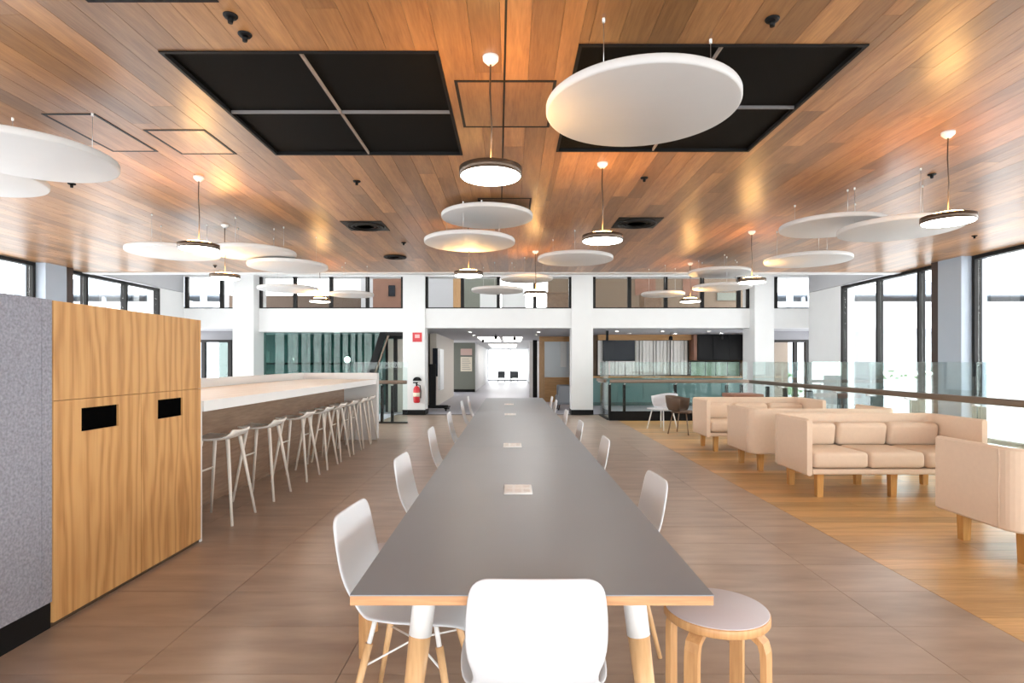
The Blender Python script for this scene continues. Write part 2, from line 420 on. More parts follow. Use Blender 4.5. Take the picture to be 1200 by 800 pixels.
# ---- side walls
def glazing(n, X, ys, z0, z1, side, lab):
    """side glazing: posts at the ys, head and sill rails, one pane between neighbours"""
    w = empty('window_%d' % n, (X, 0, 0)); struct(w, lab)
    t = .07
    for y in ys: part('mullion', M['frame'], w, -.06, .06, y-.03, y+.03, z0, z1)
    for a, b in zip(ys, ys[1:]):
        part('pane', M['glass'], w, -.004, .004, a+.031, b-.031, z0+.06, z1-.06)
        part('head_rail', M['frame'], w, -.06, .06, a+.031, b-.031, z1-.06, z1)
        part('sill_rail', M['frame'], w, -.06, .06, a+.031, b-.031, z0, z0+.06)
        if z0 < -.5: part('transom', M['frame'], w, -.06, .06, a+.031, b-.031, .06, .13)
    return w
ZL = -3.6
glazing(6, XR, [10.2, 10.74, 11.95, 13.22], ZL, CH-.005, 1, 'tall dark framed glazing between pale steel column and far white wall')
glazing(7, XR, [YREAR+.1, -2.6, -1.2, .2, 1.6, 3.0, 4.4, 5.8, 7.2, 8.45, 9.45], ZL, CH-.005, 1, 'tall dark framed glazing alongside the sofas')
glazing(8, XL, [10.8, 11.33, 12.5, 13.65], ZL, CH-.005, -1, 'dark framed glazing behind the bar beyond pale column')
glazing(9, XL, [YREAR+.1, -2.6, -1.2, .2, 1.6, 3.0, 4.4, 5.8, 7.2, 8.6, 10.07], ZL, CH-.005, -1, 'dark framed glazing behind the felt partition')
for X, ya, yb, s in ((XR, 9.5, 10.02, 1), (XL, 10.12, 10.6, -1)):
    sbox('column', M['pale'], X-.22 if s > 0 else X-.2, X+.2 if s > 0 else X+.22, ya, yb, ZL, CH, None, 'pale blue steel column between two glazed bays')
    sbox('column', M['brownframe'], X-.22 if s > 0 else X-.02, X+.02 if s > 0 else X+.22, yb+.002, yb+.16, ZL, CH, None, 'dark brown post beside the pale steel column')
sbox('wall_right', M['white'], XR-.02, XR+.25, 13.25, YW+.05, ZL, CH+.02, None, 'white wall return at the end of the glazing by the sofas')
sbox('wall_left', M['white'], XL-.25, XL+.02, 13.69, YW+.05, ZL, CH+.02, None, 'white wall return at the end of the glazing by the bar')
for s, X in ((1, XR), (-1, XL)):  # upper wall lies in shade; grey paint puts that shade into its colour
    sbox('wall_upper', M['greyw'], X-.02 if s > 0 else X-.3, X+.3 if s > 0 else X+.02, YCE, YW+.05, CH+.03, 4.6, None, 'upper wall above the glazing head, its shade painted grey')
# rear glazing behind the camera
wr = empty('window_10', (0, YREAR, 0)); struct(wr, 'glazed rear wall')
for k in range(13):
    x = XL+.05+(XR-XL-.1)*k/12; part('mullion', M['frame'], wr, x-.03, x+.03, -.05, .05, 0, CH)
    if k < 12: part('pane', M['glass'], wr, x+.031, x+(XR-XL-.1)/12-.031, -.004, .004, .0, CH)

# ---- left bay and right bay below the beam (grey reveal with a window)
for n, (a, b), labs in ((11, sb[0], 'far wall window above the bar end with pale view'), (12, sb[4], 'far wall window past the sofas with garden view')):
    wv = empty('window_%d' % n, (0, 0, 0)); struct(wv, labs)
    Y = 16.2
    if n == 11: x0, x1, xm = ax(206, Y), ax(270, Y), ax(239, Y)
    else: x0, x1, xm = ax(903, Y), ax(945, Y), ax(931.5, Y)
    z1 = az(401, Y)
    for x in (x0, xm, x1): part('mullion', M['frame'], wv, x-.05, x+.05, Y-.05, Y+.05, -.3, z1)
    part('head_rail', M['frame'], wv, x0-.05, x1+.05, Y-.05, Y+.05, z1, z1+.07)
    for p, q in ((x0, xm), (xm, x1)): part('pane', M['glass'], wv, p+.051, q-.051, Y-.004, Y+.004, -.3, z1)
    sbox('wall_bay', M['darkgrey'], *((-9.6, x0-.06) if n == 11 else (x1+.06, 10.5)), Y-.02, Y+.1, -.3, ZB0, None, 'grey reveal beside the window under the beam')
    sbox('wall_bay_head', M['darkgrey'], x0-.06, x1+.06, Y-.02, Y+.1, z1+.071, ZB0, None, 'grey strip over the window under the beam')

# ================================================================== FURNITURE
# ---- long table: modules with grey top and birch edge
TXC, TH = .055, .74
def table_module(y0, y1, l0, l1):
    t = empty('work_table', (TXC, y0, 0))
    L = y1-y0
    MB().box(-.485, .485, .0015, L-.0015, TH-.003, TH).build('table_top', M['lino'], t)
    MB().box(-.484, .484, .002, L-.002, TH-.028, TH-.0031).build('edge_band', M['ply'], t)
    MB().box(-.38, .38, .12, L-.12, TH-.06, TH-.0285).build('under_frame', M['metalwhite'], t)
    for sx in (-1, 1):
        for yy, dy in ((l0, -1), (L-l1, 1)):
            top = Vector((sx*.31, yy, TH-.029)); bot = Vector((sx*.39, yy+dy*.06, 0))
            d = bot-top
            lg = MB().cyl(top+d*.24, bot, .033, .021, 20).build('leg', M['birch'], t)
            MB().cyl(top, top+d*.242, .0345, .0345, 24).build('leg_cap', M['metalwhite'], lg)
    return t
ys = [1.52, 4.2, 7.1, 9.85]; ins = [(.22, .37), (.35, .10), (.25, .15)]
tl = ['head section of the long grey table with the white chair at its end', 'middle section of the long grey table between two table joints',
      'last section of the long grey table, towards the white far wall']
for i in range(3):
    tag(table_module(ys[i], ys[i+1], *ins[i]), tl[i], 'table', 'sections of the long table')
pl = ['on the head section of the long table', 'just past the first joint of the long table', 'just before the second joint of the long table', 'on the last section of the long table']
for i, (yy, xx) in enumerate(((2.77, .033), (4.24, .01), (6.75, -.01), (8.35, -.03))):
    t = empty('power_box', (xx, yy, TH)); tag(t, 'white flush power box '+pl[i], 'power box', 'power boxes in the long table')
    MB().rbox(-.068, .068, -.10, .10, 0, .006, .003, 1).build('plate', M['metalwhite'], t)
    for a in (-.042, 0, .042):
        for b in (-.045, .045): MB().box(a-.015, a+.015, b-.028, b+.028, .006, .0075).build('socket', plain('socket', (.76,.74,.73), .5), t)

# ---- white shell chairs
def chair_proto():
    t = empty('shell_chair')
    prof = [(.225,.425,.19,.0),(.215,.442,.205,.0),(.17,.452,.218,.004),(.08,.446,.225,.012),(-.02,.44,.222,.016),(-.11,.442,.21,.018),(-.165,.455,.192,.02),(-.2,.485,.172,.02),(-.217,.52,.172,.018),
            (-.229,.56,.187,.014),(-.241,.62,.192,.010),(-.252,.69,.189,.008),(-.260,.745,.183,.006),(-.265,.775,.175,.005),(-.268,.792,.160,.004),(-.2695,.801,.136,.004)]
    bm = bmesh.new(); N = 12; rows = []
    for (y, z, w, dish) in prof:
        row = []
        for k in range(N+1):
            u = -1+2*k/N
            q = abs(u)**2.2
            if z < .46 and y > -.15: p = (u*w, y, z+dish*q)
            else: p = (u*w, y+dish*q*1.3, z)
            row.append(bm.verts.new(p))
        rows.append(row)
    for a, b in zip(rows, rows[1:]):
        for k in range(N): bm.faces.new((a[k], a[k+1], b[k+1], b[k]))
    me = bpy.data.meshes.new('shell'); bmesh.ops.recalc_face_normals(bm, faces=bm.faces); bm.to_mesh(me); bm.free()
    me.polygons.foreach_set('use_smooth', [True]*len(me.polygons)); me.materials.append(M['shell'])
    sh = link('shell', me, t)
    so = sh.modifiers.new('thick', 'SOLIDIFY'); so.thickness = .012; so.offset = 0
    ss = sh.modifiers.new('smooth', 'SUBSURF'); ss.levels = 1; ss.render_levels = 1
    for sx in (-1, 1):
        for sy in (-1, 1):
            top = Vector((sx*.125, sy*.11-.01, .432)); bot = Vector((sx*.205, sy*.205-.01, 0)); d = bot-top
            lg = MB().cyl(top+d*.2, bot, .0145, .0095, 12).build('leg', M['birch'], t)
            MB().cyl(top, top+d*.21, .009, .009, 10).build('leg_rod', M['metalwhite'], lg)
    f = MB()
    for sx in (-1, 1):
        f.tube([(sx*.155, .13, .27), (0, -.01, .30), (-sx*.155, -.15, .27)], .004, 6)
    f.box(-.125, .125, .09, .11, .418, .43).box(-.125, .125, -.13, -.11, .418, .43)
    f.build('frame', M['metalwhite'], t)
    return t
cp = chair_proto(); first = [True]
def put_chair(x, y, rz, label):
    t = cp if first[0] else copy_tree(cp); first[0] = False
    t.location = (x, y, 0); t.rotation_euler = (0, 0, rz)
    tag(t, label, 'chair', 'white shell chairs at the long table')
put_chair(.067, 1.742, 0, 'white shell chair at the head of the long grey table')
ords = ['first', 'second', 'third', 'fourth', 'fifth', 'sixth']
LC = [(-.36, 2.19, -.10), (-.40, 3.42, -.06), (-.42, 4.85, 0), (-.43, 6.35, 0), (-.45, 8.2, 0), (-.44, 9.3, 0)]
for i, (x, y, a) in enumerate(LC):
    put_chair(x, y, -PI/2+a, 'white shell chair on the bar side of the long table, %s from its head chair' % ords[i])
RC = [(.46, 2.82, .05), (.44, 4.24, 0), (.40, 5.42, 0), (.385, 6.68, 0), (.40, 8.4, 0), (.40, 9.25, 0)]
for i, (x, y, a) in enumerate(RC):
    put_chair(x, y, PI/2+a, 'white shell chair on the sofa side of the long table, %s from its head chair' % ords[i])

# ---- bent-leg stools
def stool_proto():
    t = empty('bent_leg_stool')
    MB().lathe([(.001,.405),(.188,.405),(.19,.408),(.19,.433),(.188,.436),(.001,.436)], n=56).build('seat', M['bent'], t)
    MB().lathe([(.001,.4362),(.184,.4362),(.186,.4385),(.184,.44),(.001,.44)], n=56).build('seat_top', M['stooltop'], t)
    for k in range(4):
        a = PI/4+k*PI/2
        path = [(.185, 0), (.185, .30), (.183, .335), (.174, .365), (.155, .39), (.13, .402), (.04, .4045)]
        w, th = .026, .011
        vs = []; fs = []
        for i, (r, z) in enumerate(path):
            p0 = path[max(i-1, 0)]; p1 = path[min(i+1, len(path)-1)]
            dx, dz = p1[0]-p0[0], p1[1]-p0[1]; ln = math.hypot(dx, dz); nx, nz = dz/ln, -dx/ln
            for s1, s2 in ((-1,-1), (1,-1), (1,1), (-1,1)):
                rr, zz, tt = r+nx*th*s1-(th if s1 > 0 or True else 0)*0, z+nz*th*s1-(th if i > 3 else 0), w*s2
                vs.append((rr*math.cos(a)-tt*math.sin(a), rr*math.sin(a)+tt*math.cos(a), max(zz, 0)))
        for i in range(len(path)-1):
            for q in range(4): fs.append((i*4+q, i*4+(q+1)%4, i*4+4+(q+1)%4, i*4+4+q))
        fs += [(3,2,1,0), tuple(range(len(vs)-4, len(vs)))]
        MB().add(vs, fs).build('leg', M['bent'], t)
    return t
sp = stool_proto(); sp.location = (.77, 2.15, 0)
tag(sp, 'round bent leg birch stool with pale top at the table corner by the sofa side', 'stool', 'bent leg stools')
s2 = copy_tree(sp); s2.location = (-.555, 2.76, 0); s2.rotation_euler = (0, 0, .1)
tag(s2, 'birch bent leg stool tucked beside the white chair on the bar side', 'stool', 'bent leg stools')

# ---- sofas
def cushion(name, parent, x0, x1, y0, y1, z0, z1, r, M_=None):
    return MB().rbox(x0, x1, y0, y1, z0, z1, r, 4, M_).build(name, M['sofa'], parent)
def sofa_proto(Wd=1.8, n=3, Dp=.78):
    t = empty('sofa'); h = Wd/2; th = .055; r = .12; rf = .03
    # plan outline of the wrap-round shell, open to -y
    def arc(cx, cy, rr, a0, a1, k=7): return [(cx+rr*math.cos(a0+(a1-a0)*i/k), cy+rr*math.sin(a0+(a1-a0)*i/k)) for i in range(k+1)]
    outer = [(h, 0)]+arc(h-r, Dp-r, r, 0, PI/2)+arc(-h+r, Dp-r, r, PI/2, PI)+[(-h, 0)]
    inner = [(h-th, 0)]+arc(h-r, Dp-r, r-th, 0, PI/2)+arc(-h+r, Dp-r, r-th, PI/2, PI)+[(-h+th, 0)]
    z0, z1, b = .225, .785, .016
    mb = MB(); nn = len(outer)
    mid = [((o[0]+i[0])/2, (o[1]+i[1])/2) for o, i in zip(outer, inner)]
    rings = []
    for (q, ins, z) in ((outer, b, z0), (outer, 0, z0+b), (outer, 0, z1-b), (outer, b, z1), (inner, b, z1), (inner, 0, z1-b), (inner, 0, z0+b), (inner, b, z0)):
        rings.append([(p[0]+(m[0]-p[0])*ins/(th/2), p[1]+(m[1]-p[1])*ins/(th/2), z) for p, m in zip(q, mid)])
    vs = [v for g in rings for v in g]; fs = []
    for k in range(8):
        k2 = (k+1) % 8
        for i in range(nn-1): fs.append((k*nn+i, k*nn+i+1, k2*nn+i+1, k2*nn+i))
    fs.append([k*nn for k in range(8)]); fs.append([k*nn+nn-1 for k in range(7, -1, -1)])
    sh = mb.add(vs, fs).build('shell', M['sofa'], t)
    for sx in (-1, 1):       # piping seam at the arm front
        MB().tube([(sx*(h+.001), Dp-r-.02, z0+.01), (sx*(h+.001), Dp-r-.02, z1-.012)], .004, 6).build('piping', M['sofa'], sh)
    wi = h-th-.003
    MB().rbox(-wi, wi, .0, Dp-th-.01, .235, .292, .015, 2).build('base', M['sofa'], t)
    cw = 2*wi/n
    for k in range(n):
        x0 = -wi+cw*k
        cushion('seat_cushion', t, x0+.004, x0+cw-.004, -.02, Dp-th-.16, .30, .46, .045)
        Mx = Matrix.Translation((0, Dp-th-.10, .57)) @ Matrix.Rotation(math.radians(9), 4, 'X')
        cushion('back_cushion', t, x0+.008, x0+cw-.008, -.07, .07, -.125, .125, .045, Mx)
    legs = [(-h+.16, .08), (0, .08), (h-.16, .08), (-h+.16, Dp-.12), (0, Dp-.12), (h-.16, Dp-.12)] if n == 3 else [(-h+.12, .08), (h-.12, .08), (-h+.12, Dp-.12), (h-.12, Dp-.12)]
    for (x, y) in legs:
        w = .034; v = .028
        MB().add([(x-v,y-v,0),(x+v,y-v,0),(x+v,y+v,0),(x-v,y+v,0),(x-w,y-w,.234),(x+w,y-w,.234),(x+w,y+w,.234),(x-w,y+w,.234)],
              [(0,3,2,1),(4,5,6,7),(0,1,5,4),(1,2,6,5),(2,3,7,6),(3,0,4,7)]).build('leg', M['beech'], t)
    return t
sf = sofa_proto()
SG = 'beige fabric sofas'
sf.location = (3.85, 5.70, 0); tag(sf, 'beige three-seat sofa whose front faces the nearby beige sofa with its back to the head chair', 'sofa', SG)
sf['label'] = 'beige three-seat sofa with seat cushions in full view on the timber floor'
for loc, rz, lab in (((3.85, 7.80, 0), PI, 'beige sofa turned away, standing back to back behind the fully visible three-seat sofa'),
                     ((3.85, 8.62, 0), 0, 'beige three-seat sofa beside the white tub chair and brown chair'),
                     ):
    c = copy_tree(sf); c.location = loc; c.rotation_euler = (0, 0, rz); tag(c, lab, 'sofa', SG)
sa = sofa_proto(1.8, 3, .72); sa.location = (4.21, 4.46, 0); sa.rotation_euler = (0, 0, PI)
tag(sa, 'beige sofa showing its plain back and side panel, facing the fully visible three-seat sofa', 'sofa', SG)

# ---- recycling cabinet and felt partition
XCAB = -2.345
cb = empty('recycling_cabinet', (XCAB, 2.93, 0)); tag(cb, 'oak veneer recycling cabinet with two black chute slots', 'cabinet')
CHT, SPL, LEN = 1.675, 1.16, 1.39
MB().box(-.60, -.022, .0, LEN, .03, CHT).build('body', M['oak'], cb)
MB().box(-.02, 0, .0, LEN, SPL+.002, CHT).build('top_panel', M['oak'], cb)
def frame_panel(y0, y1, z0, z1, sy0, sy1, sz0, sz1, nm):
    m_ = MB().box(-.02, 0, y0, y1, z0, sz0).box(-.02, 0, y0, y1, sz1, z1).box(-.02, 0, y0, sy0, sz0, sz1).box(-.02, 0, sy1, y1, sz0, sz1)
    return m_.build(nm, M['oak'], cb)
for (y0, y1, a, b) in ((0, .694, .19, .485), (.696, LEN, .865, 1.15)):
    d = frame_panel(y0, y1, .025, SPL-.002, a, b, .98, 1.108, 'door')
    MB().box(-.0215, -.012, a, b, .98, 1.108).build('slot', plain('slot_darkness', (.002,.002,.002), 1.0, 0, 0), d)  # black sheet stands for the darkness inside the recessed chute
part('plinth', plain('dark_plinth', (.07,.04,.02), .5), cb, -.58, -.015, 0, LEN, 0, .025)
fp = empty('felt_partition', (XCAB, 0, 0)); tag(fp, 'speckled grey felt partition with black plinth next to the oak cabinet', 'partition')
for a, b in ((.6, 1.5), (1.503, 2.86), (2.8625, 2.925)):
    part('felt_panel', M['felt'], fp, -.10, -.004, a, b, .135, 1.678)
part('plinth', M['black'], fp, -.098, -.012, .6, 2.925, 0, .133)

# ---- bar with stools and parapet
bt = empty('bar_counter', (-2.35, 4.345, 0)); tag(bt, 'long pale timber bar counter with white edge and white end panels', 'bar counter')
BL = 5.65; BH = 1.06
MB().box(-1.27, -.02, .0, BL, BH-.035, BH).build('bar_top', M['barwood'], bt)
MB().box(-.02, .0, .03, BL-.04, BH-.08, BH).build('front_edge', M['metalwhite'], bt)
part('end_panel', M['white'], bt, -.6, .002, -.02, -.001, 0, BH)
part('end_panel', M['white'], bt, -.6, .002, BL+.001, BL+.04, 0, BH)
part('back_panel', M['barback'], bt, -.62, -.57, .0, BL, 0, BH-.036)
part('under_shelf', M['walnut'], bt, -.565, -.03, .03, BL-.04, BH-.075, BH-.037)
pw = MB().box(-3.75, -3.65, 4.3, 10.2, -.35, 1.165).box(-3.65, -2.36, 10.06, 10.2, -.35, 1.165).build('parapet_wall', M['white']); struct(pw, 'low white parapet wall behind the bar counter')
def bar_stool():
    t = empty('bar_stool')      # back lip towards +x, sits facing -x
    prof = [(-.19,.715,.155),(-.18,.722,.165),(-.12,.715,.175),(-.04,.708,.18),(.05,.712,.18),(.11,.726,.178),(.15,.75,.172),(.178,.776,.16),(.188,.786,.15)]
    bm = bmesh.new(); rows = []; N = 8
    for (x, z, w) in prof:
        rows.append([bm.verts.new((x-(.02*abs(-1+2*k/N)**2 if z > .75 else 0), w*(-1+2*k/N), z+.012*abs(-1+2*k/N)**2)) for k in range(N+1)])
    for a, b in zip(rows, rows[1:]):
        for k in range(N): bm.faces.new((a[k], a[k+1], b[k+1], b[k]))
    bmesh.ops.recalc_face_normals(bm, faces=bm.faces)
    me = bpy.data.meshes.new('seat'); bm.to_mesh(me); bm.free(); me.polygons.foreach_set('use_smooth', [True]*len(me.polygons)); me.materials.append(M['stoolw'])
    sh = link('seat', me, t); so = sh.modifiers.new('thick', 'SOLIDIFY'); so.thickness = .022; so.offset = -1
    sh.modifiers.new('smooth', 'SUBSURF').render_levels = 1
    for sx in (-1, 1):
        for sy in (-1, 1):
            MB().cyl((sx*.11, sy*.11, .705), (sx*.2, sy*.215, 0), .017, .011, 10).build('leg', M['stooll'], t)
    k = .40; px, py = .11+.09*k+.002, .11+.105*k+.002
    zf = .705*(1-k)
    f = MB()
    f.cyl((-px, -py, zf), (-px, py, zf), .009, n=8)
    f.build('footrest', M['stooll'], t)
    return t
bs = bar_stool(); SY = [4.95, 5.78, 6.68, 7.40, 7.98, 8.60, 9.16, 9.66]
for i, y in enumerate(SY):
    t = bs if i == 0 else copy_tree(bs)
    t.location = (-2.51, y, 0)
    lab = 'white low-back bar stool at the bar, %s from the oak cabinet' % (ords+['seventh', 'eighth'])[i]
    tag(t, lab, 'bar stool', 'white stools along the bar')

# ---- white ceiling discs
def disc(x, D, hd, dia, label, wires=3, rot=.4):
    r = dia/2; z = EYE+hd
    t = empty('ceiling_disc', (x, D, z)); tag(t, label, 'ceiling disc', 'white hanging ceiling discs')
    MB().lathe([(.001,0),(r-.012,0),(r-.004,.003),(r,.011),(r,.039),(r-.004,.047),(r-.012,.05),(.001,.05)], n=72).build('disc', M['white2'], t)
    for k in range(wires):
        a = rot+2*PI*k/wires; q = r*.7
        w = MB().cyl((q*math.cos(a), q*math.sin(a), .05), (q*math.cos(a), q*math.sin(a), CH-z+.001), .0018, n=6).build('cable', M['steel'], t)
        MB().cyl((q*math.cos(a), q*math.sin(a), CH-z-.022), (q*math.cos(a), q*math.sin(a), CH-z), .008, n=10).build('ceiling_fixing', M['metalwhite'], w)
def pdisc(px, py, wpx, label, dia=1.05, hd=None, rot=.4):
    """px,py: centre of the underside as seen; wpx its seen width"""
    if hd is None: D = dia*F/wpx; hd = (HY-py)*D/F
    else: D = F*hd/(HY-py); dia = wpx*D/F
    disc(ax(px, D), D, hd, dia, label, rot=rot)
pdisc(751, 131, 222, 'largest-looking white hanging disc, under the square black grille on the sofa side', hd=1.40, rot=PI/2+.3)
pdisc(571, 256, 107, 'white disc hanging over the long table, higher of the overlapping two beyond the drum pendant')
pdisc(550.5, 285.5, 106, 'white disc hanging over the long table, lower of the overlapping two beyond the drum pendant')
pdisc(674, 305, 88, 'single white disc hanging just beyond the drum pendant by the ceiling air diffuser')
pdisc(617, 328, 61, 'small white disc at the ceiling edge above the corridor opening, higher of two', hd=1.42)
pdisc(583, 341.5, 61, 'small white disc at the ceiling edge above the corridor opening, lower of two', hd=1.28)
pdisc(843, 320.5, 70, 'white disc near the ceiling edge above the kitchen opening, higher of an overlapping pair', hd=1.5)
pdisc(846, 338, 66, 'white disc near the ceiling edge above the kitchen opening, lower of an overlapping pair', hd=1.27)
pdisc(777, 346, 50, 'small white disc on its own in front of the tan upper room', hd=1.24)
pdisc(946, 306.5, 94, 'white disc hanging on its own over the sofas near the white wall return')
disc(3.48, 6.2, 1.45, 1.05, 'white disc over the sofas, further of the overlapping pair by the drum pendant')
disc(3.76, 5.55, 1.27, 1.05, 'white disc over the sofas, tucked under the drum pendant in an overlapping pair')
disc(-3.3, 3.9, 1.38, 1.05, 'white disc hanging over the oak cabinet end of the bar')
disc(-4.30, 4.5, 1.44, 1.05, 'white disc hanging past the cabinet towards the glazing, partly behind a closer disc')
disc(-4.22, 7.15, 1.35, 1.05, 'white disc over the bar nearest the side glazing in a group of three')
disc(-3.30, 7.3, 1.37, 1.05, 'white disc over the bar in the middle of a group of three')
disc(-3.08, 7.9, 1.30, 1.05, 'white disc over the bar nearest the long table in a group of three')
pdisc(412, 346.5, 51, 'small white disc beside the drum pendant before the upper room with brown wall', hd=1.2)
pdisc(338, 340, 68, 'white disc at the ceiling edge in front of the bright upper window bay', hd=1.24)

# ---- drum pendants
def pendant(px, D, label):
    x = ax(px, D)
    zf = EYE+1.07
    t = empty('drum_pendant', (x, D, zf)); tag(t, label, 'pendant lamp', 'round drum pendant lamps'); r = .18
    MB().lathe([(.001,-.004),(r-.012,-.004),(r-.008,.0),(r-.008,.004),(.001,.004)], n=48).build('diffuser', M['lampface'], t)
    MB().lathe([(r-.006,.0),(r,.0),(r,.046),(r-.006,.046),(r-.006,.0)], n=48).build('housing', M['bronze'], t)
    MB().lathe([(r-.007,.03),(r-.007,.046),(.118,.05),(.112,.046)], n=48).build('collar', M['gold'], t)
    MB().lathe([(.001,.046),(.112,.046),(.114,.05),(.114,.062),(.11,.066),(.001,.066)], n=40).build('uplight', M['lamptop'], t)
    zc = CH-zf
    MB().tube([(0,0,.066), (.006,.0,.3), (-.004,0,zc-.2), (0,0,zc-.02)], .005, 6).build('cable', M['bronze'], t)
    MB().lathe([(.001,zc-.045),(.02,zc-.045),(.045,zc-.02),(.047,zc),(.001,zc)], n=24).build('ceiling_rose', M['metalwhite'], t)
for px, D, lab in ((575, 3.30, 'drum pendant over the long table beside the square ceiling hatch outline'), (706, 5.06, 'drum pendant above the sofa-side edge of the long table near the air diffuser'),
               (1111, 4.38, 'drum pendant hanging beside the overlapping disc pair over the sofas'), (233, 5.43, 'drum pendant over the bar in front of the group of three discs'),
               (263.5, 7.32, 'drum pendant over the bar behind the group of three discs'), (549, 7.1, 'drum pendant hanging just beyond the lower of two overlapping discs over the table'),
               (627.5, 9.07, 'drum pendant above the far end of the long table before the corridor'), (375, 10.16, 'drum pendant at the ceiling edge above the far end of the bar'),
               (881, 7.7, 'drum pendant over the sofas in front of the outer white column'), (809, 10.16, 'drum pendant at the ceiling edge before the kitchen opening')):
    pendant(px, D, lab)

# ---- ceiling fittings
def hatch(x0, x1, y0, y1, lab):
    t = empty('ceiling_hatch', ((x0+x1)/2, (y0+y1)/2, CH)); tag(t, lab, 'ceiling hatch', 'access hatches in the timber ceiling')
    hx, hy, w = (x1-x0)/2, (y1-y0)/2, .02
    MB().box(-hx, hx, -hy, -hy+w, -.004, 0).box(-hx, hx, hy-w, hy, -.004, 0).box(-hx, -hx+w, -hy+w, hy-w, -.004, 0).box(hx-w, hx, -hy+w, hy-w, -.004, 0).build('frame', M['frame'], t)
    MB().box(-hx+w, hx-w, -hy+w, hy-w, -.0025, 0).build('door', M['ceil'], t)
hatch(-.357, .285, 3.573, 4.285, 'square access hatch with black outline above the long table between the two grilles')
hatch(-2.79, -2.32, 4.33, 4.84, 'square access hatch with black outline over the bar beside the black grille')
hatch(-3.33, -2.95, 4.05, 4.78, 'access hatch partly hidden by the white disc over the cabinet')
hatch(-.36, .22, 6.14, 6.66, 'access hatch hidden behind the higher overlapping disc over the table')
sm = MB().box(-.006, .006, 0, 3.6, -.004, 0).build('ceiling_joint', M['frame']); sm.location = (-.02, 2.6, CH); sm.rotation_euler = (0, 0, .023)
tag(sm, 'thin dark joint line running along the timber ceiling above the table', 'ceiling joint')
def diffuser(px, py, w, lab, rnd=False):
    x, D = ceilpt(px, py)
    t = empty('air_diffuser', (x, D, CH)); tag(t, lab, 'air diffuser', 'black ceiling air diffusers')
    if not rnd:
        MB().box(-w/2, w/2, -w/2, w/2, -.006, 0).build('plate', M['frame'], t)
    for k, r in enumerate((.9, .7, .5, .3)):
        rr = w/2*r
        MB().lathe([(rr-.02, -.012), (rr, -.007), (rr, -.02+.004*k), (rr-.02, -.024+.004*k), (rr-.02, -.012)], n=32).build('ring', M['frame'], t)
    MB().lathe([(.001, -.012), (w*.07, -.012), (w*.07, 0), (.001, 0)], n=20).build('hub', M['steel' if rnd else 'frame'], t)
diffuser(428.5, 264.5, .52, 'square black air diffuser in the ceiling on the bar side of the discs')
diffuser(746, 261, .55, 'square black air diffuser in the ceiling beside the drum pendant')
diffuser(463, 300.5, .42, 'round black air diffuser near the ceiling edge', True)
for px, py, lab in ((270, 18, 'further from the black grille, wider of two'), (287, 40, 'close to the corner of the bar-side grille'), (905, 22, 'near the edge of the sofa-side grille'), (418, 212, 'beyond the bar-side grille'), (755, 208, 'beyond the largest disc'),
                    (1092, 204, 'above the sofas by a drum pendant'), (84, 215, 'under the disc over the cabinet'), (473, 284, 'close to the round air diffuser'), (1142, 276, 'by the glazing near the pale column'), (252, 311, 'behind the group of three discs')):
    x, D = ceilpt(px, py)
    t = empty('sprinkler_head', (x, D, CH)); tag(t, 'small black sprinkler head in the timber ceiling '+lab, 'sprinkler', 'ceiling sprinklers')
    MB().lathe([(.001,-.012),(.03,-.012),(.036,-.004),(.036,0),(.001,0)], n=20).build('plate', M['black'], t)
    MB().cyl((0,0,-.04), (0,0,-.012), .012, .016, 12).build('nozzle', M['black'], t)
x, D = ceilpt(180, 2)
o = MB().box(-.32, .32, -.35, 0.0, -.004, .0).build('slot_diffuser', M['black']); o.location = (x, D, CH); tag(o, 'black linear slot grille in the timber ceiling', 'ceiling grille')

# ---- glass balustrades
def balustrade(name, p0, p1, posts, lab, side):
    """p0,p1: plan points; posts: distances along it"""
    p0 = Vector((*p0, 0)); p1 = Vector((*p1, 0)); L = (p1-p0).length; a = math.atan2(p1.y-p0.y, p1.x-p0.x)
    t = empty(name, p0, a); tag(t, lab, 'balustrade', 'glass balustrades')
    cuts = [0]+list(posts)+[L]
    for u, v in zip(cuts, cuts[1:]):
        if v-u > .03: MB().box(u+.006, v-.006, -.007, .007, .0, 1.36).build('glass_panel', M['rail_glass'], t)
    MB().rbox(0, L, side*.07-.03, side*.07+.03, .875, .955, .015, 2).build('handrail', M['handrail'], t)
    for u in posts:
        ps = MB().box(u-.028, u+.028, -side*.055-.035, -side*.055+.035, -.3, .83).build('post', M['frame'], t)
        MB().cyl((u, -side*.03, .84), (u, side*.07, .86), .012, n=8).build('bracket', M['steel'], ps)
    MB().box(0, L, -.035, .035, -.3, .03).build('base_channel', M['frame'], t)
    return t
balustrade('balustrade', (5.5, 1.0), (5.5, 13.0), [1.0, 2.2, 3.4, 4.6, 5.75, 6.9, 7.75, 8.65, 9.6, 10.6, 11.4], 'glass balustrade with bronze handrail running behind the sofas', 1)
b2 = balustrade('balustrade', (2.28, 13.3), (5.5, 13.3), [.02, .36, 1.55, 2.75, 3.1], 'glass balustrade with black base in front of the kitchen opening', -1)
part('base_fascia', M['black'], b2, .0, 3.2, -.05, -.036, .0, .22)
b3 = balustrade('balustrade', (2.28, 14.64), (2.28, 13.42), [.1], 'short glass balustrade return beside the inner white column', -1)
b4 = balustrade('balustrade', (-3.68, 12.7), (-2.3, 12.7), [.06, .8, 1.03], 'glass balustrade past the far end of the bar beside the fire extinguisher column', -1)

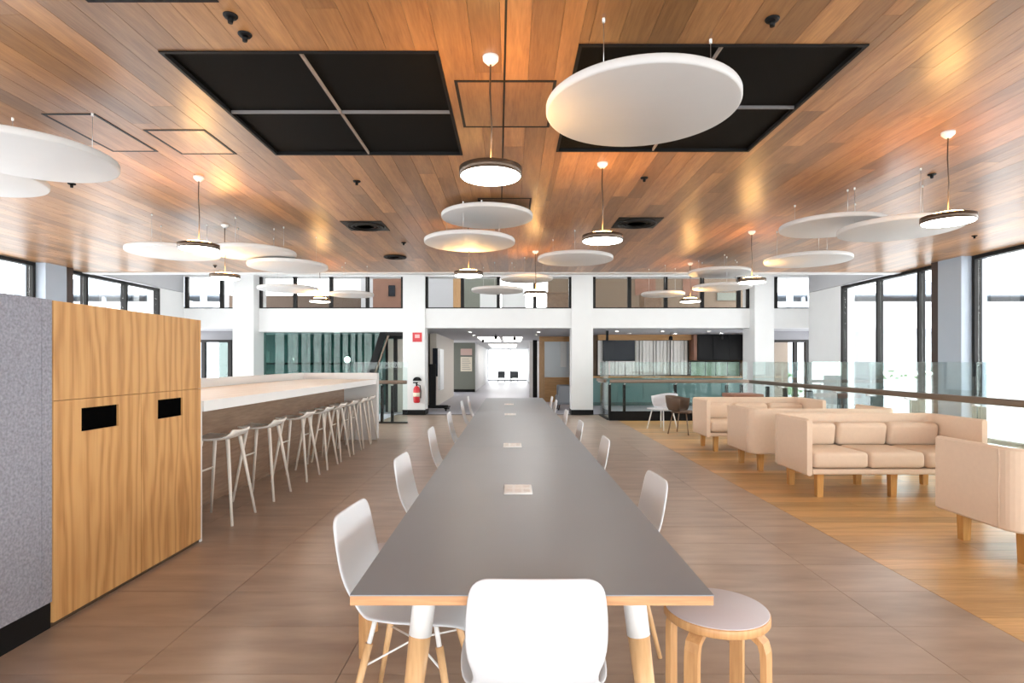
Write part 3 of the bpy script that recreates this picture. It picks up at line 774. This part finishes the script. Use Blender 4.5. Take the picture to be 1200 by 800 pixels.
# ================================================================== BACK ROOMS
# ---- kitchen behind the far wall, sofa side
YK = 18.5
kx = lambda p: ax(p, YK); kz = lambda p: az(p, YK)
sbox('wall_kitchen_back', M['tan'], 1.9, 9.0, YK+.1, YK+.2, 0, ZB0, None, 'tan back wall of the kitchen')
sbox('wall_kitchen_side', M['timber_z'], 7.45, 7.75, YK-1.2, YK+.1, 0, ZB0, None, 'timber side wall of the kitchen')
t = empty('kitchen_window', (0, YK, 0)); tag(t, 'kitchen window covered by white vertical blind slats', 'window')
part('frame', M['frame'], t, kx(700), kx(807), .02, .08, kz(441), kz(399))
n = 26
for k in range(n):
    x = kx(701)+(kx(806)-kx(701))*k/n
    o = MB().box(-.062, .062, -.004, .004, kz(440)+.02, kz(399)).build('slat', M['blind'], t); o.location = (x+.04, -.04, 0); o.rotation_euler = (0, 0, R.uniform(.15, .9))
o = part('header', M['timber'], None, kx(700), kx(808), YK-.2, YK+.05, kz(399)+.01, ZB0-.003); tag(o, 'amber timber header board over the kitchen blinds', 'timber header')
t = empty('wall_cupboard', (0, YK, 0)); tag(t, 'black wall cupboard with red-brown side over the kitchen bench', 'cupboard')
part('body', M['black'], t, kx(812), kx(867), -.4, .09, kz(422), ZB0-.01)
part('side_panel', M['redbrown'], t, kx(808.5), kx(812)-.002, -.41, .09, kz(422), ZB0-.01)
for a, b in ((813, 830), (830.5, 848), (848.5, 866.5)): part('door', plain('cupboard_door', (.009,.009,.01), .4, 0, .15), t, kx(a), kx(b), -.42, -.401, kz(421.5), ZB0-.02)
t = empty('splashback_window', (0, YK, 0)); tag(t, 'low green-looking window strip under the black wall cupboard', 'window')
part('frame', M['frame'], t, kx(809), kx(867), .0, .09, kz(441), kz(423))
for a, b in ((810, 826), (827, 838), (839, 852), (853, 866)): part('pane', plain('green_view', (.20,.34,.22), .15, var=.6, vscale=5), t, kx(a), kx(b), -.02, -.001, kz(440), kz(424))
t = empty('kitchen_bench', (0, YK, 0)); tag(t, 'teal fronted kitchen bench under the blinds', 'kitchen bench')
part('bench_top', M['timber'], t, kx(690), kx(866), -.65, -.01, .86, .91)
k0, k1 = kx(690), kx(866)
for k in range(6): part('door', M['tealmid'], t, k0+(k1-k0)*k/6+.005, k0+(k1-k0)*(k+1)/6-.005, -.62, -.60, .1, .855)
part('body', M['teal'], t, k0, k1, -.599, -.02, 0, .855)
def tv(px0, px1, py0, py1, Y, lab, rz=0):
    x0, x1, z0, z1 = ax(px0, Y), ax(px1, Y), az(py1, Y), az(py0, Y)
    t = empty('television', ((x0+x1)/2, Y, (z0+z1)/2), rz); tag(t, lab, 'television')
    hx, hz = (x1-x0)/2, (z1-z0)/2
    MB().rbox(-hx, hx, 0, .05, -hz, hz, .008, 2).build('body', M['black'], t)
    part('screen', M['tv'], t, -hx+.015, hx-.015, -.003, .0, -hz+.015, hz-.015)
    return t, hz
t, hz = tv(706, 745, 398.5, 423, 16.0, 'dark television hung from the ceiling beside the inner column', .12)
MB().box(-.35, -.29, .05, .1, -hz*.5, ZB0-(az(423,16)+hz)).build('pole', M['black'], t)
# brown floor-standing plant box + pendant in the kitchen
for px, Y in ((845, 16.5), (786, 17)):
    t = empty('kitchen_pendant', (ax(px, Y), Y, ZB0)); tag(t, 'small black kitchen pendant' + (' before the wall cupboard' if px > 800 else ' before the blinds'), 'pendant lamp', 'kitchen pendants')
    MB().cyl((0,0,-.1), (0,0,0), .006, n=6).build('cable', M['black'], t)
    MB().lathe([(.02,-.1),(.05,-.12),(.06,-.22),(.055,-.22),(.001,-.12)], n=20).build('shade', M['black'], t)
    MB().lathe([(.001,-.2),(.03,-.19),(.03,-.15),(.001,-.13)], n=12).build('bulb', M['lampface'], t)

# ---- glazed room behind the far wall, bar side
YG = 15.05
gx = lambda p: ax(p, YG)
t = empty('window_13', (0, YG, 0)); struct(t, 'teal tinted glass screen under the beam on the bar side')
xs_ = [gx(300), gx(344), gx(386), gx(431), gx(448)]
for a, b in zip(xs_, xs_[1:]): part('pane', M['teal_glass'], t, a+.004, b-.004, -.005, .005, -.3, 2.13)
part('head_rail', M['frame'], t, gx(448), gx(474), -.04, .04, 2.05, 2.138)
sbox('wall_glazed_room', M['teal'], -9.4, -2.9, 18.4, 18.5, -.3, ZB0, None, 'dark teal back wall of the glazed room')
sbox('wall_glazed_side', M['beige'], -3.0, -2.55, 16.0, 18.38, -.3, ZB0, None, 'beige wall beside the corridor')
o = MB().prism([(gx(446), 2.14), (gx(454), 2.14), (gx(436), .9), (gx(428), .9)], 'y', YG-.08, YG-.02).build('stair_stringer', M['black']); tag(o, 'black sloping stair stringer behind the glass', 'stair stringer')
o = MB().prism([(gx(455), 2.05), (gx(457), 2.05), (gx(439), .9), (gx(437), .9)], 'y', YG-.10, YG-.05).build('stair_handrail', M['bronze']); tag(o, 'slim bronze stair handrail beside the black stringer', 'handrail')
t = empty('inner_door', (0, 15.6, 0)); tag(t, 'dark framed glazed door with beige panels past the stair', 'door')
for a, b, m_ in ((452, 455, 'frame'), (461.5, 466, 'frame')): part('jamb', M[m_], t, ax(a,15.6), ax(b,15.6), -.04, .04, -.3, 2.0)
part('panel', M['beige'], t, ax(455,15.6), ax(461.5,15.6), -.02, .02, -.3, 1.98); part('panel', M['beige'], t, ax(466,15.6), ax(472,15.6), -.02, .02, -.3, 1.98)
part('head', M['frame'], t, ax(452,15.6), ax(473,15.6), -.04, .04, 2.0, 2.1)
t = empty('dark_counter', (0, 17.5, 0)); tag(t, 'dark counter inside the glazed room', 'counter')
part('counter_top', M['black'], t, -7.5, -4.4, -.3, .3, 1.28, 1.34); part('body', M['teal'], t, -7.4, -4.5, -.25, .25, -.3, 1.279)
for px, h in ((313, .5), (344, 1.0), (361, .6), (371, .7), (389, .6), (405, .75), (413, .7)):  # pale strips imitate upright streaks reflected in the teal glass
    o = MB().box(-.05, .05, 0, .02, 1.2, 1.2+h).build('reflected_streak', plain('reflection_pale', (.16,.21,.2), .5), t); o.location.x = ax(px, 18.3); o.location.y = .875
o = MB().lathe([(.001,-.09),(.05,-.075),(.085,-.03),(.085,.03),(.05,.075),(.001,.09)], n=20).build('globe_lamp', M['lampface']); o.location = at(407, 430, 17.3); o.location.z = 1.431
tag(o, 'small glowing white globe lamp on the dark counter', 'lamp')

# ---- corridor
sbox('wall_corridor_left', M['beige'], -2.5, -2.3, 17.6, 22.9, 0, ZB0, None, 'beige corridor wall')
gw = sbox('wall_corridor_end', M['olive'], ax(530,26), ax(556.5,26), 26, 26.3, 0, ZB0+.2, None, 'grey green wall panel at the corridor corner')
part('baseboard', M['black'], gw, ax(530,26), ax(556.5,26), 25.97, 26, 0, .12)
sbox('wall_corridor_far_left', M['white'], ax(548,26), ax(556.5,26), 26.3, 40, 0, 3, None, 'white corridor side wall')
bw = sbox('wall_corridor_beige', M['beige'], ax(500,23), ax(530.5,23), 23, 23.2, 0, ZB0+.2, None, 'beige wall panel in the corridor')
part('baseboard', M['black'], bw, ax(519,23), ax(530.5,23), 22.97, 23, 0, .12)
t = empty('wall_poster', (ax(546.5,26), 25.985, 0)); tag(t, 'pale poster with red heading strip on the grey green wall', 'poster')
part('sheet', M['paper'], t, -.26, .26, 0, .012, az(435,26), az(418,26))
part('sheet', plain('poster_top', (.6,.42,.36), .6), t, -.26, .26, 0, .012, az(416,26), az(408.5,26))
for k in range(6): part('text_line', plain('poster_ink', (.4,.36,.3), .6), t, -.2, .2-.04*(k % 3), -.002, -.0001, az(433-2.4*k,26), az(432.2-2.4*k,26))
sbox('ceiling_corridor', M['white'], -6, 8, 23, 42, ZB0, ZB0+.1, None, 'white corridor ceiling')
for px0, px1, Y0, Y1 in ((563, 586, 20, 24), (590, 611, 20, 24), (575, 605, 28, 34)):
    o = MB().box(ax(px0, (Y0+Y1)/2), ax(px1, (Y0+Y1)/2), Y0, Y1, ZB0-.03, ZB0-.001).build('corridor_ceiling_light', M['panel_light'])
    tag(o, 'flat bright light panel in the corridor ceiling', 'ceiling light', 'corridor ceiling lights')
for px, Y in ((581, 18), (603, 19), (566, 21)):
    t = empty('track_spotlight', (ax(px, Y), Y, ZB0)); tag(t, 'small dark spotlight hanging from the corridor ceiling', 'spotlight', 'corridor spotlights')
    MB().cyl((0,0,-.06), (0,0,0), .01, n=6).build('stem', M['black'], t); MB().cyl((0,-.05,-.12), (0,.05,-.08), .045, n=12).build('head', M['black'], t)
t = empty('window_14', (0, 41, 0)); struct(t, 'bright glazed end of the corridor')
xs_ = [ax(p, 41) for p in (557, 572, 598, 622)]
for x in xs_: part('mullion', M['greyw'], t, x-.06, x+.06, -.05, .05, 0, 2.6)
for a, b in zip(xs_, xs_[1:]): part('pane', M['glass'], t, a+.061, b-.061, -.004, .004, .1, 2.6)
part('sill_rail', M['greyw'], t, xs_[0], xs_[-1], -.06, .06, 0, .1)
sbox('wall_corridor_far_right', M['white'], ax(620,36), ax(632,36), 24, 41, 0, 3, None, 'white corridor wall beyond the black door frame')
for px, lab in ((587.5, 'dark lounge chair before the bright corridor window'), (603, 'dark grey low chair by the corridor window mullion')):
    t = empty('lounge_chair', (ax(px, 38), 38, 0)); tag(t, lab, 'chair', 'corridor chairs')
    MB().rbox(-.26, .26, -.25, .25, .28, .42, .04, 2).build('seat', M['greyfab'], t); MB().rbox(-.26, .26, .15, .25, .4, .75, .04, 2).build('backrest', M['greyfab'], t)
    for sx in (-1,1):
        for sy in (-1,1): MB().cyl((sx*.2,sy*.2,.285), (sx*.22,sy*.22,0), .015, n=8).build('leg', M['black'], t)
# timber booth on the sofa side of the corridor
YB = 19.5; bx = lambda p: ax(p, YB); bz = lambda p: az(p, YB)
t = empty('timber_booth', (0, YB, 0)); tag(t, 'amber timber booth wall with glazed panel beside the inner column', 'booth')
part('header', M['timber'], t, bx(632), bx(700), 0, .3, bz(400), ZB0-.01)
part('jamb', M['timber_z'], t, bx(632), bx(638), 0, .3, .0, bz(400)-.001)
part('lower_panel', M['timber'], t, bx(638)+.002, bx(700), 0, .3, 0, bz(442))
part('pane', plain('frosted_pane', (.55,.60,.64), .2), t, bx(638)+.002, bx(700), .1, .12, bz(442)+.002, bz(400)-.002)
part('blind_strip', M['white'], t, bx(657), bx(664), .06, .09, bz(430), bz(400)-.003)
t = empty('door_frame', (0, 22, 0)); tag(t, 'tall black door frame at the corridor corner', 'door frame')
part('jamb', M['black'], t, ax(624.5,22), ax(629.5,22), -.1, .1, 0, 2.2); part('door_leaf', M['white'], t, ax(620.5,22), ax(624.3,22), -.05, .05, 0, 2.15)
t = empty('pod_armchair', (ax(663.5, 16.4), 16.4, 0)); tag(t, 'grey high-sided armchair beside the inner white column', 'armchair')
MB().rbox(-.3, .3, -.3, .3, .16, .42, .05, 3).build('seat', M['greyfab'], t); MB().rbox(.12, .32, -.34, .34, .16, .98, .05, 3).build('backrest', M['greyfab'], t)
MB().rbox(-.25, .13, -.36, -.27, .2, .7, .04, 3).build('armrest', M['greyfab'], t); MB().rbox(-.25, .13, .27, .36, .2, .7, .04, 3).build('armrest', M['greyfab'], t)
for sx in (-1,1):
    for sy in (-1,1): MB().cyl((sx*.2,sy*.22,.17), (sx*.24,sy*.25,0), .016, n=8).build('leg', M['black'], t)
# mobile display stand
Y = 16.2
t = empty('display_stand', (ax(509, Y), Y, 0)); tag(t, 'black mobile screen stand seen edge-on beside the fire extinguisher column', 'screen stand')
MB().box(-.13, .05, -.12, .0, .1, 1.3).build('column', M['black'], t)
MB().box(-.05, .09, .01, .95, .95, 1.75).build('screen', M['tv'], t)
part('screen_back', M['metalwhite'], t, .091, .16, .05, .9, .55, 1.73)
MB().rbox(-.3, .4, -.14, .04, .06, .14, .02, 2).build('base_bar', M['black'], t)
for sx in (-.26, .37):
    MB().rbox(sx-.05, sx+.05, -.4, .35, .05, .1, .015, 2).build('foot', M['black'], t)
    for sy in (-.36, .31): MB().cyl((sx-.02, sy, .03), (sx+.02, sy, .03), .03, n=14).build('caster', M['black'], t)

# ---- fire extinguisher and signs on the inner column
Y = YW
t = empty('fire_extinguisher', (ax(489, Y), Y-.1, az(471.5, Y))); tag(t, 'red fire extinguisher with white label hung on the white column', 'fire extinguisher')
MB().lathe([(.001,0),(.06,0),(.082,.02),(.084,.3),(.08,.36),(.05,.41),(.025,.43),(.001,.43)], n=28).build('cylinder', M['red'], t)
MB().lathe([(.0845,.16),(.0855,.16),(.0855,.26),(.0845,.26)], n=28).build('label_band', M['paper'], t)
MB().cyl((0,0,.43), (0,0,.5), .02, n=12).build('valve', M['black'], t)
MB().box(-.09, .03, -.02, .02, .5, .53).build('handle', M['black'], t)
MB().tube([(.02,0,.46), (.09,0,.44), (.105,0,.3), (.1,0,.12)], .012, 8).build('hose', M['black'], t)
MB().box(-.05, .05, .085, .1, .2, .3).build('bracket', M['black'], t)
t = empty('extinguisher_sign', (ax(489, Y), Y-.004, az(395, Y))); tag(t, 'red square fire sign high on the white column', 'sign')
MB().box(-.12, .12, -.006, .004, -.12, .12).build('plate', M['red'], t); MB().box(-.06, .06, -.008, -.0061, -.02, .07).build('symbol', plain('sign_white', (.7,.4,.4), .5), t)
o = MB().prism([(.11*math.cos(PI*k/10), .10*math.sin(PI*k/10)) for k in range(11)], 'y', -.04, 0).build('extinguisher_marker', M['black'], None); o.location = (ax(489,Y), Y-.001, az(446,Y)); tag(o, 'dark half-round bracket plate above the red fire extinguisher', 'bracket')

# ---- white tub chair, brown chair and side box
def tub(loc, rz, mat, lab, wire=True):
    t = empty('tub_chair', loc, rz); tag(t, lab, 'chair')
    bm = bmesh.new(); rows = []; N = 16
    for (s, z, k) in ((.05,.43,.0), (.6,.43,0), (.85,.445,0), (.97,.5,0), (1.05,.6,1), (1.1,.72,1)):
        row = []
        for i in range(N+1):
            a = math.radians(-20+220*i/N); rise = max(0, math.sin(a)) if k else 0
            zz = z if not k else .5+(z-.5)*(.75+.25*rise)
            row.append(bm.verts.new((.25*s*math.cos(a), .25*s*math.sin(a), zz)))
        rows.append(row)
    for a, b in zip(rows, rows[1:]):
        for i in range(N): bm.faces.new((a[i], a[i+1], b[i+1], b[i]))
    me = bpy.data.meshes.new('shell'); bm.to_mesh(me); bm.free(); me.polygons.foreach_set('use_smooth', [True]*len(me.polygons)); me.materials.append(mat)
    sh = link('shell', me, t); sh.modifiers.new('thick', 'SOLIDIFY').thickness = .02
    MB().rbox(-.22, .22, -.26, .1, .40, .435, .015, 2).build('seat', mat, t)
    for sx in (-1,1):
        for sy in (-1,1): MB().cyl((sx*.15, sy*.13-.05, .40), (sx*.22, sy*.2-.05, 0), .012, n=8).build('leg', M['metalwhite'] if wire else M['walnut'], t)
    return t
tub((ax(778, 11.6), 11.6, 0), -1.0, M['shell'], 'white tub chair in front of the glass balustrade')
tub((ax(797, 10.9), 10.9, 0), .9, M['brownfab'], 'dark brown tub chair beside the white tub chair', False)
t = empty('leather_ottoman', (ax(870, 11.3), 11.3, 0)); tag(t, 'red-brown leather topped table behind the sofas', 'table')
MB().rbox(-.3, .3, -.3, .3, .66, .74, .02, 2).build('top', M['redbrown'], t)
for sx in (-1,1):
    for sy in (-1,1): MB().cyl((sx*.22,sy*.22,.665), (sx*.25,sy*.25,0), .018, n=8).build('leg', M['walnut'], t)

# ---- upper storey rooms
YU = 19.0
ux = lambda p: ax(p, YU); uz = lambda p: az(p, YU)
def upwall(nm, m_, p0, p1, lab, z0=ZB1, z1=5.19, y=YU): return sbox(nm, M[m_], ax(p0, y), ax(p1, y), y, y+.15, z0, z1, None, lab)
upwall('wall_upper_brick', 'brick', 437, 486, 'brown wall in the upper room')
upwall('wall_upper_tan', 'tan', 690, 900, 'tan wall of the upper room over the kitchen')
upwall('wall_upper_grey', 'greyw', 486, 531, 'grey panelled wall of the upper room')
upwall('wall_upper_brown', 'tan', 642, 690, 'brown wall of the upper room')
upwall('wall_upper_pale', 'white', 388, 423, 'pale wall of the upper room')
upwall('wall_upper_column', 'greyw', 423, 437, 'grey pier of the upper room')
o = upwall('door_1', 'timber_z', 531, 542, 'amber timber door in the upper room', ZB1, 4.6)
upwall('wall_upper_slat', 'olive', 543, 584, 'grey green wall of the upper room')
sbox('wall_upper_low', M['brownfab'], ux(296), ux(437), YU-1.6, YU-1.5, ZB1, az(346, YU-1.6), None, 'low dark parapet in the upper room')
tv(455, 463, 334, 347, 18.95, 'small dark screen on the brown upper room wall')
for k, (p0, p1) in enumerate(((744, 768), (800, 818))):
    o = part('wall_panel', M['brick'], None, ux(p0), ux(p1), YU-.04, YU-.001, uz(346), uz(322)); tag(o, ['wide', 'narrow'][k]+' brown panel on the tan upper room wall', 'wall panel')
o = part('pinboard', M['olive'], None, ux(840), ux(864), YU-.05, YU-.001, uz(352), uz(343)); tag(o, 'green board on the upper room wall above the kitchen', 'board')
for k, (p0, p1) in enumerate(((563, 586), (588, 616), (640, 668), (752, 772))):
    t = empty('upper_desk', (ax((p0+p1)/2, 17.5), 17.5, ZB1-.02)); tag(t, ['white desk beside the grey green upper wall', 'white desk in the middle of the upper room', 'brown desk by the brown upper wall', 'brown desk by the tan upper wall'][k], 'desk', 'upper room desks')
    w = (p1-p0)/2*17.5/F; m_ = M['white'] if k < 2 else M['walnut']
    part('desk_top', m_, t, -w, w, -.35, .35, .70, .74)
    part('modesty_panel', m_, t, -w+.02, w-.02, -.33, -.31, .2, .699)
    for sx in (-1,1): part('leg', m_, t, sx*(w-.03)-.025, sx*(w-.03)+.025, -.34, .34, 0, .699)
for a, b in ((-6.2, -3.2), (-1.8, 1.2), (2.4, 5.8)):  # panels out of view, added to light the upper rooms
    o = MB().box(a, b, 16.2, 17.6, 5.14, 5.199).build('upper_fill_panel', M['panel_light']); tag(o, 'unseen light panel added in the upper storey ceiling', 'ceiling light', 'added upper storey fill lights')
# ceiling lights added to brighten the kitchen, glazed room and corridor mouth
for k, (x, y) in enumerate(((3.0,16.2),(4.3,16.2),(5.6,16.2),(6.8,16.2),(3.6,17.4),(5.0,17.4),(6.4,17.4),(-5.8,16.2),(-4.4,16.2),(-5.2,17.0),(-1.2,16.6),(.8,16.6),(-1.2,18.4),(.8,18.4))):
    t = empty('fill_downlight', (x, y, ZB0)); tag(t, 'small round fill light added under the upper storey slab '+('over the kitchen' if x > 2 else 'in the glazed room' if x < -3 else 'at the corridor mouth'), 'fill_downlight', 'added fill lights under the slab')
    MB().lathe([(.05,-.001),(.065,-.001),(.065,-.012),(.05,-.012),(.05,-.001)], n=20).build('ring', M['metalwhite'], t)
    MB().lathe([(.001,-.006),(.049,-.006),(.049,-.001),(.001,-.001)], n=20).build('lens', M['fill_downlight'], t)

# ================================================================== OUTSIDE
def annex(Y, x0, x1, lab):
    t = empty('white_annex', ((x0+x1)/2, Y, -3.6)); tag(t, lab, 'building'); h = (x1-x0)/2
    part('wall', M['street'], t, -h, h, 0, 6, 6.95, 8.55)
    part('roof', M['roofgrey'], t, -h, h, -.8, 6, 8.90, 8.98)
    part('soffit_rail', M['roofgrey'], t, -h, h, -.1, 0, 6.75, 6.92)
    part('glazed_front', plain('annex_glazing', (.62,.66,.70), .3), t, -h, h, .5, .6, 4.4, 6.9)
    part('terrace', M['ground'], t, -h, h, -5, 6, 3.0, 3.55)
    part('terrace_wall', M['street'], t, -h, h, -5.2, -5, 3.0, 4.3)
    for k in range(10):
        x = -h+(k+.5)*2*h/10
        part('post', M['roofgrey'], t, x-.08, x+.08, -.3, -.14, 3.55, 8.8)
        part('mast', M['greyw'], t, x+1.4, x+1.55, -.5, -.35, 8.99, 12.5)
        if k % 3 == 1:
            MB().prism([(x+1.6, 8.99), (x+5.2, 8.99), (x+2.6, 10.3)], 'y', .5, 3).build('gable', M['roofgrey'], t)
            MB().cyl((x-1.5, -.4, 9), (x+4, -.4, 11.4), .05, n=6).build('stay', M['greyw'], t)
annex(34, 15.0, 60.0, 'white annex building with grey roof seen through the glazing by the sofas')
annex(34, -64.0, -17.0, 'white annex building with grey roof seen through the glazing behind the bar')
def canopy(px0, px1, Y, s_, lab):
    t = empty('steel_canopy', (0, Y, -3.6)); tag(t, lab, 'canopy')
    x0, x1 = ax(px0, Y), ax(px1, Y)
    for f in (.12, .42, .78): part('post', M['roofgrey'], t, x0+(x1-x0)*f-.09, x0+(x1-x0)*f+.09, -.1, .1, 0, 11)
    z0, z1 = (7.4, 6.6) if s_ > 0 else (6.6, 7.4)
    MB().prism([(x0, z0), (x1, z1), (x1, z1+.3), (x0, z0+.3)], 'y', -.15, .15).build('beam', M['roofgrey'], t)
canopy(206, 284, 24, 1, 'grey steel canopy frame outside the bay window past the bar')
canopy(896, 966, 24, -1, 'grey steel canopy frame outside the bay window past the sofas')
def bush(x, y, z, rx, rz, nl, lab, seed):
    rr = random.Random(seed); t = empty('shrub', (x, y, z)); tag(t, lab, 'shrub', 'shrubs outside the glazing')
    mb = MB()
    for k in range(nl):
        u = Vector((rr.gauss(0,1), rr.gauss(0,1), rr.gauss(0,1))).normalized()*(rr.random()**.33)
        p = Vector((u.x*rx, u.y*rx, rz+u.z*rz)); a = Vector((rr.uniform(-1,1), rr.uniform(-1,1), rr.uniform(-.4,1))).normalized(); b = a.orthogonal().normalized()
        l = rr.uniform(.14, .28)
        mb.add([p-b*l*.35, p+a*l, p+b*l*.35, p-a*l*.5], [(0,1,2,3)])
    o = mb.build('foliage', M['leaf'], t); o['kind'] = 'stuff'
    MB().cyl((0,0,0), (0,0,rz*1.2), .08, .04, 8).build('stem', M['walnut'], t)
for i, (x, y) in enumerate(((17.5, 26.6), (19.9, 26.8))):
    bush(x, y, -3.6, 1.25, 2.4 if i < 4 else 2.2, 500, ['tall green shrub before the annex terrace wall, %s along it' % ords[i], 'tall green shrub on its own close to the side glazing'][i == 4], 40+i)
o = MB().box(15, 60, 24.6, 24.8, -3.6, .55).box(15, 60, 24.55, 24.85, .55, .62).build('garden_wall', M['street']); tag(o, 'long low white garden wall outside the glazing by the sofas', 'garden wall')
bush(-9.8, 21.5, -3.6, 1.4, 2.3, 500, 'tall green shrub outside the bay window past the bar', 61)
bush(9.3, 20.0, -3.6, 1.5, 2.3, 700, 'tall green shrub outside the bay window past the sofas', 62)
bush(11.6, 26.6, -3.6, 1.5, 2.4, 700, 'second tall green shrub outside the bay window past the sofas', 63)
